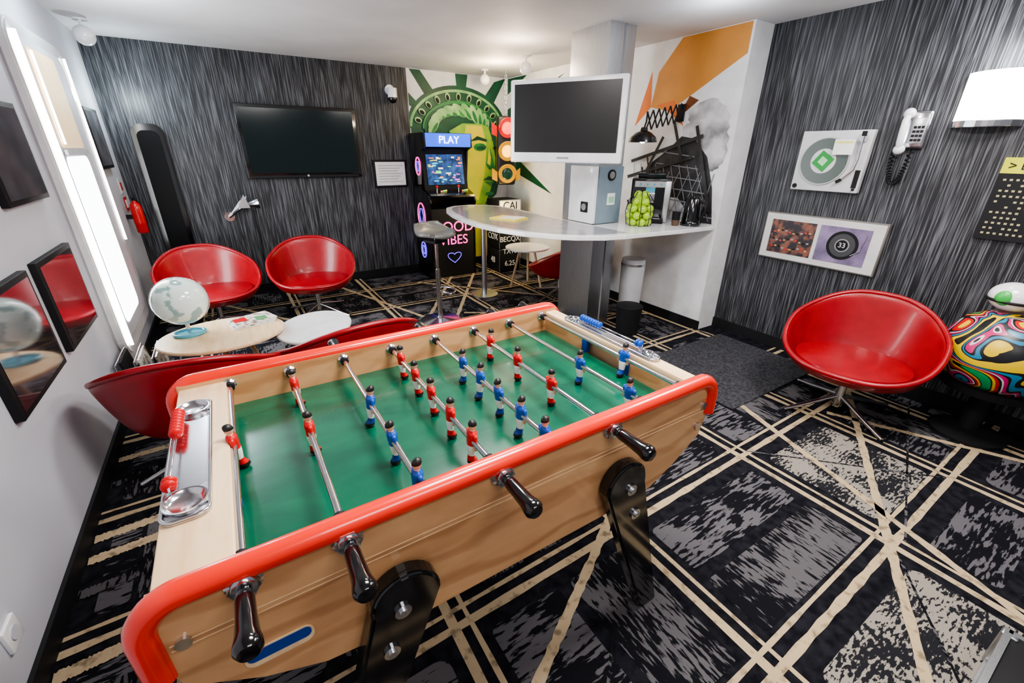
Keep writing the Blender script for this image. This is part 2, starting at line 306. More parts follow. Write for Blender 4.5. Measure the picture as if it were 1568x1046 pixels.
# ---------------- tub chairs
def chair(loc,rz,base=0,name='tub_chair'):
    p=E(name,(loc[0],loc[1],0.0),rz);bm=bmesh.new();N=48;V=14;ring=[]
    def hrim(a):
        s=(1-math.cos(a))/2
        return .365+.33*(s**1.2)+.040*math.exp(-((a-pi)/.95)**2)+.025*math.exp(-((abs(a-pi)-1.45)/.35)**2)
    def rimxy(a,k=1):
        s=(1-math.cos(a))/2
        wx_=.395*(abs(math.sin(a))**.85)*(1 if math.sin(a)>=0 else -1)*(1+.02*s)
        return wx_*k,-(.335+.045*s)*math.cos(a)*k
    c0=bm.verts.new((0,0,.275))
    for v in range(1,V+1):
        t=v/V;row=[]
        for i in range(N):
            a=2*pi*i/N;hr=hrim(a);rx_,ry_=rimxy(a)
            bxx,byy=.28*math.sin(a),-.26*math.cos(a)
            if t<.5: k=t/.5;x=bxx*k;y=byy*k;z=.275+.025*k**2
            else:
                u=(t-.5)/.5;x=bxx+(rx_-bxx)*u**.65;y=byy+(ry_-byy)*u**.75;z=.30+(hr-.30)*u**1.15
            row.append(bm.verts.new((x,y,z)))
        ring.append(row)
    for i in range(N):
        bm.faces.new((c0,ring[0][i],ring[0][(i+1)%N]))
        for v in range(V-1): bm.faces.new((ring[v][i],ring[v][(i+1)%N],ring[v+1][(i+1)%N],ring[v+1][i]))
    o=fin(bm,'shell',redl,p,smooth=True)
    m=o.modifiers.new('s','SOLIDIFY');m.thickness=.03;m.offset=0
    m=o.modifiers.new('b','SUBSURF');m.levels=1;m.render_levels=2
    lathe(p,'seat_cushion',[(.0,.0),(.2,.0),(.275,.015),(.300,.045),(.288,.080),(.2,.098),(.0,.104)],redl,(0,-.045,.305),sc=(1.06,1.0),seg=40)
    tube(p,'rim_piping',[(*rimxy(2*pi*i/N,1.003),hrim(2*pi*i/N)) for i in range(N)],.0155,redl,True)
    tube(p,'cushion_seam',[(.302*1.06*math.cos(t),-.045+.302*math.sin(t),.350) for t in np.linspace(0,2*pi,40)[:-1]],.004,redl,True)
    lathe(p,'stem',[(.03,.03),(.032,.09),(.024,.13),(.024,.24),(.09,.262),(.09,.27)],chrome)
    for k in range(4):
        a=base-rz+k*pi/2
        tube(p,'foot_%d'%k,[(.02*math.cos(a),.02*math.sin(a),.105),(.12*math.cos(a),.12*math.sin(a),.080),(.25*math.cos(a),.25*math.sin(a),.045),(.37*math.cos(a),.37*math.sin(a),.018)],.013,chrome);cyl(p,'glide',.016,.014,(.36*math.cos(a),.36*math.sin(a),.008),bmat)
    return p
def face(dx,dy): return math.atan2(dy,dx)+pi/2
chair((3.20,.945),face(-.96,-.16),base=math.radians(62))
chair((-.27,4.75),face(.25,-1),.4);chair((.60,4.72),face(-.12,-1),.7)
chair((-.31,2.56),face(.1,1),.3);chair((.46,2.58),face(-.1,1),.6)
chair((3.12,3.88),face(-.6,1),.2)
# ---------------- coffee tables, globe, magazines
ct=E('coffee_table',(-.20,3.30,0));plate(ct,'top',ell(0,0,.37,.31,n=48),.43,.022,woodp,bev=.005)
for k in range(3):
    a=k*2*pi/3+.5;tube(ct,'leg_%d'%k,[(.12*math.cos(a),.12*math.sin(a),.43),(.25*math.cos(a),.22*math.sin(a),.014)],.014,woodp)
ct=E('coffee_table',(.36,3.26,0));plate(ct,'top',ell(0,0,.25,.32,n=48,rot=-.4),.385,.022,gwhite,bev=.005)
for k in range(3):
    a=k*2*pi/3+.1;tube(ct,'leg_%d'%k,[(.1*math.cos(a),.1*math.sin(a),.385),(.17*math.cos(a),.2*math.sin(a),.014)],.014,gwhite)
gl=E('desk_globe',(-.385,3.38,.452))
bluem=mat('globe_base_blue',(.10,.38,.50),.3)
tube(gl,'base_ring',[(.085*math.cos(t),.07*math.sin(t),.012) for t in np.linspace(0,2*pi,32)[:-1]],.011,bluem,True)
cyl(gl,'base',.08,.01,(0,0,.006),bluem);cyl(gl,'neck',.012,.08,(0,0,.045),chrome)
gm=mat('globe_map',(.68,.80,.75),.12,col2=(.16,.30,.29),scale=7,lo=.40,hi=.43,coat=.6,emit=.2)
sph(gl,'sphere',.152,(0,0,.232),gm,seg=48)
tube(gl,'meridian',[(.156*math.cos(t),0,.232+.156*math.sin(t)) for t in np.linspace(0,2*pi,48)[:-1]],.002,chrome,True)
mg=E('magazine',(-.03,3.42,.452),.2)
mgm=mat('magazine_print',(.75,.72,.68),.35,col2=(.25,.2,.15),scale=22,lo=.42,hi=.5)
for k in range(4): box(mg,'issue_%d'%k,(.26,.19,.006),(.006*k,.004*k,.0035+.0065*k),mgm if k%2 else pw,(0,0,.05*k))
bx(mg,'cover_red',-.10,-.02,-.02,.06,.0265,.028,redp);bx(mg,'cover_block',.03,.10,-.06,.02,.0265,.028,mat('cover_green',(.1,.3,.12),.4))
mr=E('magazine_rack',(-.66,3.46,0))
for s in(-.09,.0,.09):
    for yy in(-.17,.17): tube(mr,'wire',[(s-.02,yy,0.005),(s-.035,yy,.36)],.005,chrome)
    tube(mr,'wire_top',[(s-.035,-.17,.36),(s-.035,.17,.36)],.005,chrome)
    box(mr,'magazine_%d'%int(100*s+10),(.012,.26,.34),(s,0,.19),[bmat,mgm,bluep][int(s*10+1)%3],(0,-.12,0))
tube(mr,'wire_base',[(-.11,-.17,.006),(.09,-.17,.006),(.09,.17,.006),(-.11,.17,.006)],.005,chrome,True)
# ---------------- wall TV etc
tv=E('wall_television')
bx(tv,'body',.26,1.49,BY-.07,BY-.02,1.28,2.02,black,bev=.006);bx(tv,'screen',.30,1.45,BY-.072,BY-.069,1.335,1.985,screen);bx(tv,'mount',.7,1.05,BY-.022,BY,1.5,1.8,bmat)
bx(tv,'speaker_bar',.3,1.45,BY-.075,BY-.069,1.285,1.31,bmat);cyl(tv,'logo',.012,.006,(.875,BY-.076,1.305),steel,BACK)
lm=E('framed_mirror')
prism(lm,'frame',rrect(-.64,-.38,.12,1.80,.09),.05,black,(0,BY-.06,0),bev=.006);prism(lm,'glass',rrect(-.60,-.42,.18,1.74,.06),.006,mirr_b,(0,BY-.067,0))
wm=E('wall_notice_frame')
inkm=mat('ink',(.3,.3,.3),.6)
bx(wm,'frame',1.65,2.08,BY-.025,BY,1.14,1.47,bmat,bev=.003);bx(wm,'paper',1.675,2.055,BY-.028,BY-.024,1.165,1.445,pw)
for k in range(7): bx(wm,'text_line',1.71,2.02-.03*(k%3),BY-.0295,BY-.0275,1.40-.032*k,1.406-.032*k,inkm)
sc=E('security_camera',(1.95,BY,2.17))
cyl(sc,'mount',.055,.03,(0,-.015,.08),gwhite,BACK);box(sc,'arm',(.04,.1,.04),(0,-.06,.08),gwhite,bev=.008);cyl(sc,'housing',.055,.10,(0,-.11,.04),gwhite);sph(sc,'dome',.052,(0,-.11,-.02),black)
wl=E('bird_wall_lamp',(.10,BY,.97))
cyl(wl,'rose',.05,.02,(-.10,-.01,-.08),chrome,BACK)
tube(wl,'arm',[(-.10,-.02,-.08),(-.06,-.12,-.04),(.02,-.16,.02),(.10,-.17,.05)],.016,chrome)
lathe(wl,'head',[(.012,0),(.03,.03),(.055,.09),(.06,.11),(.05,.112)],chrome,(.09,-.17,.05),(0,pi/2.2,0))
prism(wl,'wing_l',[(-.12,-.10),(-.06,-.06),(.06,.02),(.10,.12),(.02,.07)],.006,gwhite,(0,-.13,.02));prism(wl,'wing_r',[(-.02,0),(.09,.0),(.05,.14),(.0,.06)],.006,steel,(.02,-.19,.02))
tube(wl,'cord',[(.14,-.03,-.02),(.15,-.02,-.25),(.145,-.015,-.55),(.15,-.015,-.85)],.004,bmat)
sw=E('wall_thermostat',(1.87,BY,1.44));bx(sw,'plate',-.14,-.09,-.012,0,-.10,-.05,gwhite,bev=.003);cyl(sw,'dial',.012,.006,(-.115,-.014,-.075),steel,BACK)
# ---------------- left wall
wn=E('window_1')
prism(wn,'surround',rrect(3.62,4.78,.26,2.22,.16),.05,gwhite,(LX+.05,0,0),(0,0,pi/2),bev=.01)
prism(wn,'recess',rrect(3.74,4.66,.36,2.14,.10),.004,lwhite,(LX+.054,0,0),(0,0,pi/2))
prism(wn,'lit_pane',rrect(3.84,4.40,.45,1.53,.06),.006,lit,(LX+.06,0,0),(0,0,pi/2))
prism(wn,'blind',rrect(3.84,4.40,1.58,2.10,.03),.006,warm,(LX+.06,0,0),(0,0,pi/2))
bx(wn,'blind_rail',LX+.06,LX+.075,3.84,4.40,1.54,1.57,gwhite)
tube(wn,'led_strip_near',[(LX+.064,3.70,.34),(LX+.064,3.70,2.15)],.012,lit2);tube(wn,'led_strip_far',[(LX+.064,4.70,.9),(LX+.064,4.70,2.15)],.008,lit2)
tube(wn,'led_strip_blind',[(LX+.072,3.865,1.6),(LX+.072,3.865,2.08)],.006,lit2)
mirr=mat('picture_glass',(.16,.10,.11),.05,.6,col2=(.035,.03,.035),scale=3,coat=1)  # reddish reflections painted into the glass colour
def lpic(y0,y1,z0,z1,name='framed_picture',art=None):
    p=E(name)
    bx(p,'frame',LX,LX+.03,y0,y1,z0,z1,bmat,bev=.004);bx(p,'glass',LX+.028,LX+.032,y0+.025,y1-.025,z0+.025,z1-.025,art or mirr)
lpic(2.79,3.37,.66,1.10);lpic(2.08,2.66,.66,1.10);lpic(2.79,3.37,1.34,1.78);lpic(2.08,2.66,1.34,1.78);lpic(5.0,5.5,1.42,1.88)
fe=E('fire_extinguisher',(LX+.09,5.45,.84));fe.scale=(.75,.75,.75)
lathe(fe,'tank',[(.0,.0),(.05,.0),(.06,.015),(.062,.30),(.05,.35),(.025,.375),(.02,.39)],redext);cyl(fe,'valve',.018,.05,(0,0,.41),bmat);box(fe,'lever',(.03,.10,.012),(0,-.03,.44),bmat,(.3,0,0));tube(fe,'hose',[(0,.03,.41),(.03,.08,.36),(.06,.07,.22),(.065,.05,.1)],.009,bmat);box(fe,'bracket',(.07,.03,.05),(-.085,0,.2),bmat);cyl(fe,'label',.0625,.10,(0,0,.17),redext)
for k in range(2):
    s_=E('safety_sign',(LX+.004,5.66,1.25-.16*k));box(s_,'plate',(.006,.14,.13),(0,0,0),redext if k else gwhite);box(s_,'pictogram',(.004,.07,.07),(.004,0,0),pw if k else redext)
ou=E('power_outlet',(LX,1.50,.25));box(ou,'plate',(.012,.085,.085),(.006,0,0),gwhite,bev=.003);cyl(ou,'socket',.022,.006,(.012,0,0),lwhite,(0,pi/2,0))
def spot(name,loc,m=gwhite,s=1):
    p=E(name,loc);cyl(p,'plate',.045,.012,(0,0,-.006),gwhite);cyl(p,'stem',.012,.06,(0,0,-.04),gwhite);sph(p,'globe',.07*s,(0,0,-.11),m,seg=24);return p
spot('ceiling_spotlight',(-.67,5.25,CH));spot('ceiling_spotlight',(3.03,5.45,CH),s=.9);spot('ceiling_spotlight',(2.98,4.47,CH),s=.9)
# ---------------- column with counter
col=E('steel_column')
bx(col,'shaft_left_panel',2.75,2.90,2.97,3.43,0,CH,steel);bx(col,'shaft_right_panel',2.92,3.03,2.97,3.43,0,CH,steel);bx(col,'core',2.89,2.93,2.99,3.41,0,CH,gwhite)
bx(col,'casing',2.715,2.75,2.965,3.30,.993,1.47,gwhite,bev=.004);bx(col,'casing_front',2.75,3.03,2.952,2.97,.993,1.47,mat('blue_grey_panel',(.20,.26,.32),.4))
box(col,'socket',(.01,.09,.09),(2.712,3.08,1.13),bmat,bev=.003);cyl(col,'socket_ring',.03,.012,(2.71,3.08,1.13),steel,(0,pi/2,0))
cyl(col,'fan_disc',.045,.012,(2.89,2.949,1.40),bmat,BACK);cyl(col,'fan_ring',.03,.014,(2.89,2.948,1.40),steel,BACK);bx(col,'sticker',2.86,2.95,2.948,2.952,1.15,1.25,pw);bx(col,'sticker_green',2.875,2.935,2.946,2.949,1.17,1.22,mat('sticker_green',(.3,.6,.4),.5))
ctr=E('bar_counter')
outer=[(3.615,2.36),(3.2,2.375),(2.87,2.41),(2.6,2.43),(2.41,2.47),(2.22,2.58),(2.09,2.70),(1.96,2.92),(1.87,3.19),(1.84,3.5),(1.86,3.85),(1.92,4.2),(2.0,4.5),(2.10,4.72),(2.25,4.84),(2.45,4.86),(2.62,4.78),(2.72,4.6),(2.74,4.2),(2.705,3.44),(2.705,2.942),(3.04,2.942),(3.04,3.44),(3.2,3.44),(3.615,3.44)]
plate(ctr,'top',outer,.955,.035,gwhite,bev=.004)
topm=mat('counter_grey',(.30,.30,.32),.22,col2=(.25,.25,.27),coat=.3)
plate(ctr,'top_inlay',[(2.68,2.50),(2.45,2.53),(2.26,2.63),(2.13,2.75),(2.01,2.96),(1.93,3.2),(1.90,3.5),(1.92,3.85),(1.98,4.2),(2.06,4.48),(2.15,4.67),(2.27,4.77),(2.44,4.79),(2.58,4.72),(2.66,4.57),(2.68,4.2),(2.66,3.44)],.990,.0015,topm)
cyl(ctr,'support_post',.03,.955,(2.4,4.4,.4775),steel);cyl(ctr,'support_foot',.16,.015,(2.4,4.4,.0075),steel)
fl=E('flyer_stack',(2.25,3.62,.9915),.4);box(fl,'papers',(.22,.3,.012),(0,0,.006),mat('flyer_yellow',(.85,.7,.06),.5));box(fl,'sheet',(.2,.2,.002),(.01,-.03,.0135),pw,(0,0,.2))
ctv=E('column_television',(2.385,3.0,1.80),math.atan2(-.8,.49))
box(ctv,'body',(.94,.055,.60),(0,0,0),gwhite,bev=.012);box(ctv,'screen',(.86,.006,.49),(0,-.028,.022),grey_scr);box(ctv,'back_box',(.5,.08,.35),(0,.06,0),lwhite,bev=.02);box(ctv,'arm',(.06,.26,.08),(0,.2,0),steel)
box(ctv,'logo_bar',(.10,.004,.012),(0,-.028,-.262),steel)
cm=E('coffee_machine',(3.36,2.91,.99),-.86)
box(cm,'body',(.34,.26,.38),(0,.03,.19),black,bev=.015);box(cm,'base_tray',(.28,.12,.04),(0,-.14,.02),bmat,bev=.005);box(cm,'grille',(.22,.09,.006),(0,-.14,.043),chrome);box(cm,'spout',(.09,.09,.09),(0,-.12,.22),chrome,bev=.01);box(cm,'hopper',(.24,.20,.045),(0,.03,.40),screen,bev=.01);box(cm,'panel',(.28,.01,.05),(0,-.103,.33),steel)
for k in range(4):cyl(cm,'button',.010,.01,(-.09+.06*k,-.108,.33),bluem,BACK)
box(cm,'display',(.08,.006,.04),(.0,-.103,.285),bluem)
box(cm,'side_column',(.055,.20,.36),(.15,-.01,.18),steel,bev=.008)
ag=mat('apple_green',(.36,.55,.02),.25,col2=(.24,.42,.015),coat=.5)
ab=E('apple_bag',(3.05,2.73,.99))  # green apples heaped in a net bag
for L_,n_,r_ in((0,6,.072),(1,6,.082),(2,6,.078),(3,4,.055),(4,2,.03)):
    for k in range(n_):
        a=2*pi*k/n_+L_*.5;sph(ab,'apple',.038,(r_*math.cos(a),r_*math.sin(a),.037+.055*L_),ag,sc=(1,1,.92),seg=20)
lathe(ab,'core',[(.0,.0),(.05,.0),(.055,.25),(.0,.25)],ag)
for k in range(8):
    a=2*pi*k/8;tube(ab,'net_strand',[(.105*math.cos(a),.105*math.sin(a),.004),(.122*math.cos(a),.122*math.sin(a),.12),(.105*math.cos(a),.105*math.sin(a),.21),(.05*math.cos(a),.05*math.sin(a),.285)],.003,bmat)
kt=E('electric_kettle',(3.46,2.50,.99))
lathe(kt,'body',[(.0,.0),(.085,.0),(.088,.02),(.08,.03),(.078,.05),(.066,.22),(.05,.245),(.012,.25),(.012,.27),(.0,.272)],black);tube(kt,'handle',[(.0,-.06,.21),(.0,-.12,.20),(.0,-.13,.13),(.0,-.085,.06)],.011,bmat);box(kt,'spout',(.03,.04,.03),(0,.075,.21),bmat,(.5,0,0),bev=.005)
cpx=E('paper_cup_stack',(3.33,2.56,.99))
for k in range(4):cyl(cpx,'cup_%d'%k,.028,.05,(0,0,.025+.022*k),mat('cup_brown',(.10,.06,.04),.5) if k==0 else bmat,r2=.036)
sl=E('scissor_wall_lamp')
bx(sl,'wall_bracket',PX-.02,PX-.008,2.86,2.94,1.84,1.98,bmat,bev=.004)
p0=Vector((PX-.02,2.90,1.91));p1=Vector((3.22,2.93,1.83))
N=6
for s in range(N):
    for e in(-1,1):
        a=p0.lerp(p1,s/N)+Vector((0,0,.075*e));b=p0.lerp(p1,(s+1)/N)+Vector((0,0,-.075*e));tube(sl,'scissor_bar',[a,b],.0065,bmat)
tube(sl,'drop_arm',[p1+Vector((0,0,.07)),p1,(3.20,2.93,1.77)],.007,bmat)
lathe(sl,'shade',[(.012,.10),(.03,.095),(.035,.07),(.07,.055),(.11,.02),(.125,-.02),(.120,-.02),(.10,.02),(.03,.06),(.0,.06)],black,(3.20,2.93,1.685))
sph(sl,'bulb',.03,(3.20,2.93,1.685),lampm)
st=E('bar_stool',(1.60,3.88,0),.3)
lathe(st,'base',[(.0,.0),(.20,.0),(.20,.008),(.12,.02),(.035,.035),(.03,.05),(.0,.05)],chrome,seg=48);cyl(st,'column',.025,.5,(0,0,.28),chrome);cyl(st,'piston',.016,.35,(0,0,.66),chrome)
tube(st,'footrest',[(.03,0,.30)]+[(.03+.14*math.sin(t),-.14*math.cos(t),.30) for t in np.linspace(0,pi,12)]+[(.03,0,.30)],.009,chrome)
bm=bmesh.new();Nn=24;rows=[]
for i in range(Nn+1):
    row=[]
    for j in range(Nn+1):
        u=i/Nn*2-1;v=j/Nn*2-1
        x=u*math.sqrt(1-v*v/2)*.20;y=v*math.sqrt(1-u*u/2)*.18
        row.append(bm.verts.new((x,y,.84+.07*max(0,v)**2*1.4+.03*u*u*.8)))
    rows.append(row)
for i in range(Nn):
    for j in range(Nn): bm.faces.new((rows[i][j],rows[i+1][j],rows[i+1][j+1],rows[i][j+1]))
o=fin(bm,'seat',mat('seat_grey',(.17,.17,.16),.3,col2=(.12,.12,.11)),st,smooth=True);m=o.modifiers.new('s','SOLIDIFY');m.thickness=.035
box(st,'seat_plate',(.16,.16,.02),(0,0,.80),bmat)
bn=E('waste_bin',(3.24,2.90,0));lathe(bn,'body',[(.0,.0),(.10,.0),(.115,.55),(.115,.62),(.11,.64),(.0,.645)],mat('bin_silver',(.55,.56,.58),.4));lathe(bn,'ring',[(.116,.58),(.119,.58),(.119,.60),(.116,.60)],steel)
bn=E('waste_bin',(2.99,2.66,0));lathe(bn,'body',[(.0,.0),(.10,.0),(.12,.25),(.122,.27),(.11,.275),(.0,.28)],bmat);tube(bn,'rim',[(.12*math.cos(t),.12*math.sin(t),.27) for t in np.linspace(0,2*pi,24)[:-1]],.005,bmat,True)
bt=E('side_table',(3.02,4.42,0));plate(bt,'top',ell(0,0,.27,.27,n=40),.49,.02,gwhite,bev=.004)
for k in range(3):
    a=k*2*pi/3+.9;tube(bt,'leg_%d'%k,[(.1*math.cos(a),.1*math.sin(a),.49),(.22*math.cos(a),.22*math.sin(a),.014)],.014,woodp)
bt=E('display_box_tower',(3.24,5.35,0))
for k in range(3):
    bx(bt,'crate_%d'%k,-.17,.17,-.17,.17,.005+.33*k,.325+.33*k,bmat,bev=.004)
    for sx in(-.17,.17):bx(bt,'edge',sx-.004,sx+.004,-.176,-.168,.005+.33*k,.325+.33*k,steel)
    bx(bt,'edge_h',-.17,.17,-.176,-.168,.318+.33*k,.325+.33*k,steel)
bx(bt,'top_label',-.16,.16,-.177,-.171,.84,.975,pw);text(bt,'lettering_top','CAI',.14,(0,-.178,.905),BACK,bmat)
for k,s_ in enumerate(('6.25','TX16','BECQX','DECO')): text(bt,'lettering',s_,.10,(0,-.176,.12+.17*k),BACK,pw)
for k,s_ in enumerate(('48','COX','CAI')): text(bt,'lettering_side',s_,.12,(-.176,0,.16+.33*k),(pi/2,0,-pi/2),pw)
# traffic light
tl=E('traffic_light',(3.22,5.24,1.17),-.35)
ym=mat('traffic_body',(.012,.012,.012),.4);tyl=mat('traffic_yellow',(.62,.33,.015),.4)
bx(tl,'body',-.12,.12,-.02,.14,0,.82,ym,bev=.03)
for k,m_ in enumerate((mat('green_lens_off',(.008,.05,.035),.2),amber,redg)):
    lathe(tl,'lens_ring',[(.085,0),(.115,.0),(.115,.03),(.088,.03)],redext if k==2 else tyl,(0,-.02,.14+.27*k),BACK);sph(tl,'lens',.085,(0,-.035,.14+.27*k),m_,sc=(1,.35,1),seg=24)
    tube(tl,'visor',[(.11*math.cos(t),-.09,.14+.27*k+.11*math.sin(t)) for t in np.linspace(0,pi,14)],.010,tyl if k<2 else redext)
    if k!=1:
        for sx in(-1,1): prism(tl,'side_flap',[(0,0),(.07*sx,.05),(.07*sx,-.09),(0,-.12)],.01,tyl if k<2 else redext,(.12*sx,.02,.16+.27*k))
for k in range(8): tube(tl,'chain_link',[(.012*math.cos(t),.06,.84+.055*k+.03*math.sin(t)+.02) if k%2 else (0,.06+.012*math.cos(t),.84+.055*k+.03*math.sin(t)+.02) for t in np.linspace(0,2*pi,10)[:-1]],.004,steel,True)
tube(tl,'hanger',[(0,.06,1.28),(0,.06,CH-1.17)],.004,steel)
# ---------------- arcade machine
ar=E('arcade_cabinet',(2.14,5.28,0));AW=.64;AC=AW/2
side=[(0.05,0),(.58,0),(.58,1.78),(.10,1.78),(.08,1.62),(.20,1.58),(.26,1.14),(.05,1.06),(.0,.98),(.05,.90)]
for x in(0,AW-.02): prism(ar,'side_panel',side,.02,black,(x+.02,0,0),(0,0,pi/2))
bx(ar,'lower_front',.02,AW-.02,.06,.08,0,.90,bmat);bx(ar,'back',.02,AW-.02,.56,.58,0,1.78,bmat);bx(ar,'roof',.02,AW-.02,.10,.58,1.76,1.78,bmat)
mq=mat('marquee_blue',(.02,.10,.75),.4,emit=1.5)
box(ar,'marquee',(AW-.04,.02,.15),(AC,.09,1.70),mq,(.1,0,0));text(ar,'marquee_text','PLAY',.12,(AC,.070,1.70),BACK,mat('neon_white',(.8,.9,1),.4,emit=4))
sm=mat('arcade_screen',(.05,.15,.45),.2,emit=.25,col2=(.01,.01,.02),scale=14)
box(ar,'screen_bezel',(AW-.04,.02,.50),(AC,.235,1.36),bmat,(-.15,0,0));box(ar,'screen',(.50,.01,.36),(AC,.218,1.36),sm,(-.15,0,0))
cols=[(1,.3,.1),(.2,.9,.3),(.9,.8,.1),(.1,.8,.9),(.9,.1,.6),(.9,.9,.9)]
cm_=[mat('pixel_%d'%i,c,.4,emit=.9) for i,c in enumerate(cols)]
for k in range(34):
    xx=AC+random.uniform(-.22,.22);zz=random.uniform(-.155,.155);box(ar,'sprite',(random.uniform(.02,.08),.004,random.uniform(.008,.022)),(xx,.212+zz*.15,1.36+zz),cm_[k%6],(-.15,0,0))
box(ar,'control_panel',(AW-.04,.27,.03),(AC,.14,1.09),black,(.3,0,0))
for k in range(2):
    cyl(ar,'joystick',.006,.07,(.14+.30*k,.10,1.125),chrome);sph(ar,'knob',.018,(.14+.30*k,.10,1.165),redp,seg=16)
    for q in range(3):cyl(ar,'button',.013,.015,(.21+.30*k+.035*q,.12+.01*q,1.108+.003*q),cm_[q])
pink=mat('neon_pink',(1,.08,.45),.4,emit=1.8);purp=mat('neon_purple',(.18,.10,1),.4,emit=1.6)
text(ar,'front_text','GOOD',.19,(AC,.055,.66),BACK,pink);text(ar,'front_text_2','VIBES',.175,(AC,.055,.49),BACK,pink)
tube(ar,'neon_heart',[(AC+.07*math.sin(t)**3*1.4,.052,.27+.005*(13*math.cos(t)-5*math.cos(2*t)-2*math.cos(3*t))) for t in np.linspace(0,2*pi,30)[:-1]],.005,purp,True)
for z_,r_ in((.80,.12),(1.40,.08),(.35,.08)):
    tube(ar,'side_art',[(-.004,.33+r_*math.cos(t),z_+r_*1.3*math.sin(t)) for t in np.linspace(0,2*pi,20)[:-1]],.007,pink if z_>.5 else purp,True);tube(ar,'side_art_in',[(-.004,.33+r_*.6*math.cos(t),z_+r_*.8*math.sin(t)) for t in np.linspace(0,2*pi,7)[:-1]],.006,purp,True)
# ---------------- liberty mural
LM=E('statue_mural')
dg=mat('mural_dark_green',(.004,.09,.04),.5,scale=5,col2=(.002,.045,.022));mg_=mat('mural_mid_green',(.035,.27,.055),.5,scale=6,col2=(.01,.15,.05));lg=mat('mural_light_green',(.40,.62,.26),.5,scale=7,col2=(.14,.38,.12));yl_=mat('mural_yellow',(.76,.66,.03),.5,scale=3,col2=(.48,.56,.05))
lim=mat('mural_lime',(.32,.54,.05),.5,scale=4,col2=(.15,.36,.05))
lay=[0]
def art(name,poly,m): lay[0]+=1; y=BY-.0008*lay[0];prism(LM,name,[(clipb(a,2.182,3.615),clipb(b,.1,2.495)) for a,b in poly],.0007,m,(0,y,0))
for a,b,c,d in(((2.22,2.5),(2.36,2.5),(2.56,2.24),(2.44,2.18)),((2.84,2.5),(3.02,2.5),(2.98,2.28),(2.86,2.28)),((3.42,2.44),(3.6,2.5),(3.36,2.1),(3.22,2.2)),((2.19,2.24),(2.19,2.10),(2.35,2.02),(2.36,2.08))): art('spike',[a,b,c,d],dg)
art('robe',[(2.9,.1),(3.3,.1),(3.44,.9),(2.9,1.0)],yl_)
art('hair_back',[(2.19,1.95),(2.19,.9),(2.6,.8),(2.95,1.0),(3.0,2.0)],dg)
art('crown',ell(2.87,1.84,.74,.52,0,pi),dg)
art('crown_band',ell(2.87,1.84,.70,.475,0.05,pi-.05),lg);art('crown_inner',ell(2.87,1.84,.665,.445,0,pi),dg)
for k in range(11):
    a=.25+k*(pi-.5)/10;art('crown_window',ell(2.87+.60*math.cos(a),1.84+.395*math.sin(a),.035,.050,n=14,rot=a-pi/2),lg);art('crown_window_in',ell(2.87+.60*math.cos(a),1.835+.39*math.sin(a),.022,.035,n=14,rot=a-pi/2),bmat)
art('crown_lip',ell(2.87,1.84,.53,.345,0,pi),mg_)
art('hair_front',ell(2.87,1.85,.51,.30),dg)
for k in range(11):
    a=.05+k*(pi-.1)/10;art('hair_curl',ell(2.87+.38*math.cos(a),1.87+.20*math.sin(a),.12,.055,rot=a+1.0,n=18),lg);art('hair_shade',ell(2.88+.38*math.cos(a),1.84+.20*math.sin(a),.08,.022,rot=a+1.0,n=14),mg_)
art('face',[(2.70,1.82),(2.9,1.92),(3.2,1.92),(3.42,1.84),(3.49,1.6),(3.47,1.3),(3.40,1.02),(3.22,.85),(2.95,.92),(2.75,1.3)],lim)
art('face_lit',[(2.95,1.90),(3.2,1.90),(3.26,1.68),(3.24,1.35),(3.18,1.10),(3.12,.92),(2.98,1.0),(2.86,1.4)],yl_)
art('face_shadow',[(3.30,1.88),(3.42,1.84),(3.52,1.6),(3.50,1.3),(3.42,1.0),(3.22,.84),(3.33,1.08),(3.40,1.3),(3.41,1.5),(3.37,1.7)],dg)
art('cheek_shade',[(2.70,1.83),(2.84,1.62),(2.90,1.25),(3.0,.95),(2.9,.9),(2.7,1.2)],mg_)
art('brow',[(3.00,1.70),(3.12,1.77),(3.27,1.73),(3.27,1.70),(3.14,1.72)],dg);art('brow_b',[(3.33,1.72),(3.42,1.76),(3.49,1.71),(3.42,1.72)],dg)
art('eye_socket',ell(3.16,1.63,.10,.05,n=16),mg_);art('eye',ell(3.17,1.62,.07,.022,n=16),dg);art('eye_b',ell(3.42,1.62,.05,.022,n=14),bmat)
art('nose',[(3.30,1.66),(3.25,1.40),(3.30,1.34),(3.40,1.36),(3.36,1.5)],mg_);art('nose_lit',[(3.30,1.66),(3.27,1.42),(3.32,1.39),(3.33,1.5)],yl_);art('nostril',ell(3.34,1.355,.045,.014,n=12),dg)
art('lips',[(3.20,1.20),(3.29,1.25),(3.34,1.235),(3.42,1.20),(3.33,1.19)],dg);art('lips_low',[(3.22,1.18),(3.33,1.17),(3.40,1.18),(3.32,1.12)],mg_);art('chin',ell(3.30,1.01,.07,.025,n=14),mg_)
art('jaw_hair',[(2.19,1.5),(2.6,1.4),(2.82,1.2),(3.0,.85),(2.9,.3),(2.19,.3)],dg)
for pl in ([(5.88,1.95),(5.88,2.12),(4.62,2.42)],[(5.88,1.62),(5.88,1.36),(4.77,1.07)],[(5.88,2.3),(5.88,2.49),(5.4,2.49)]): wx(LM,'spike_side',pl,.002,dg,PX)
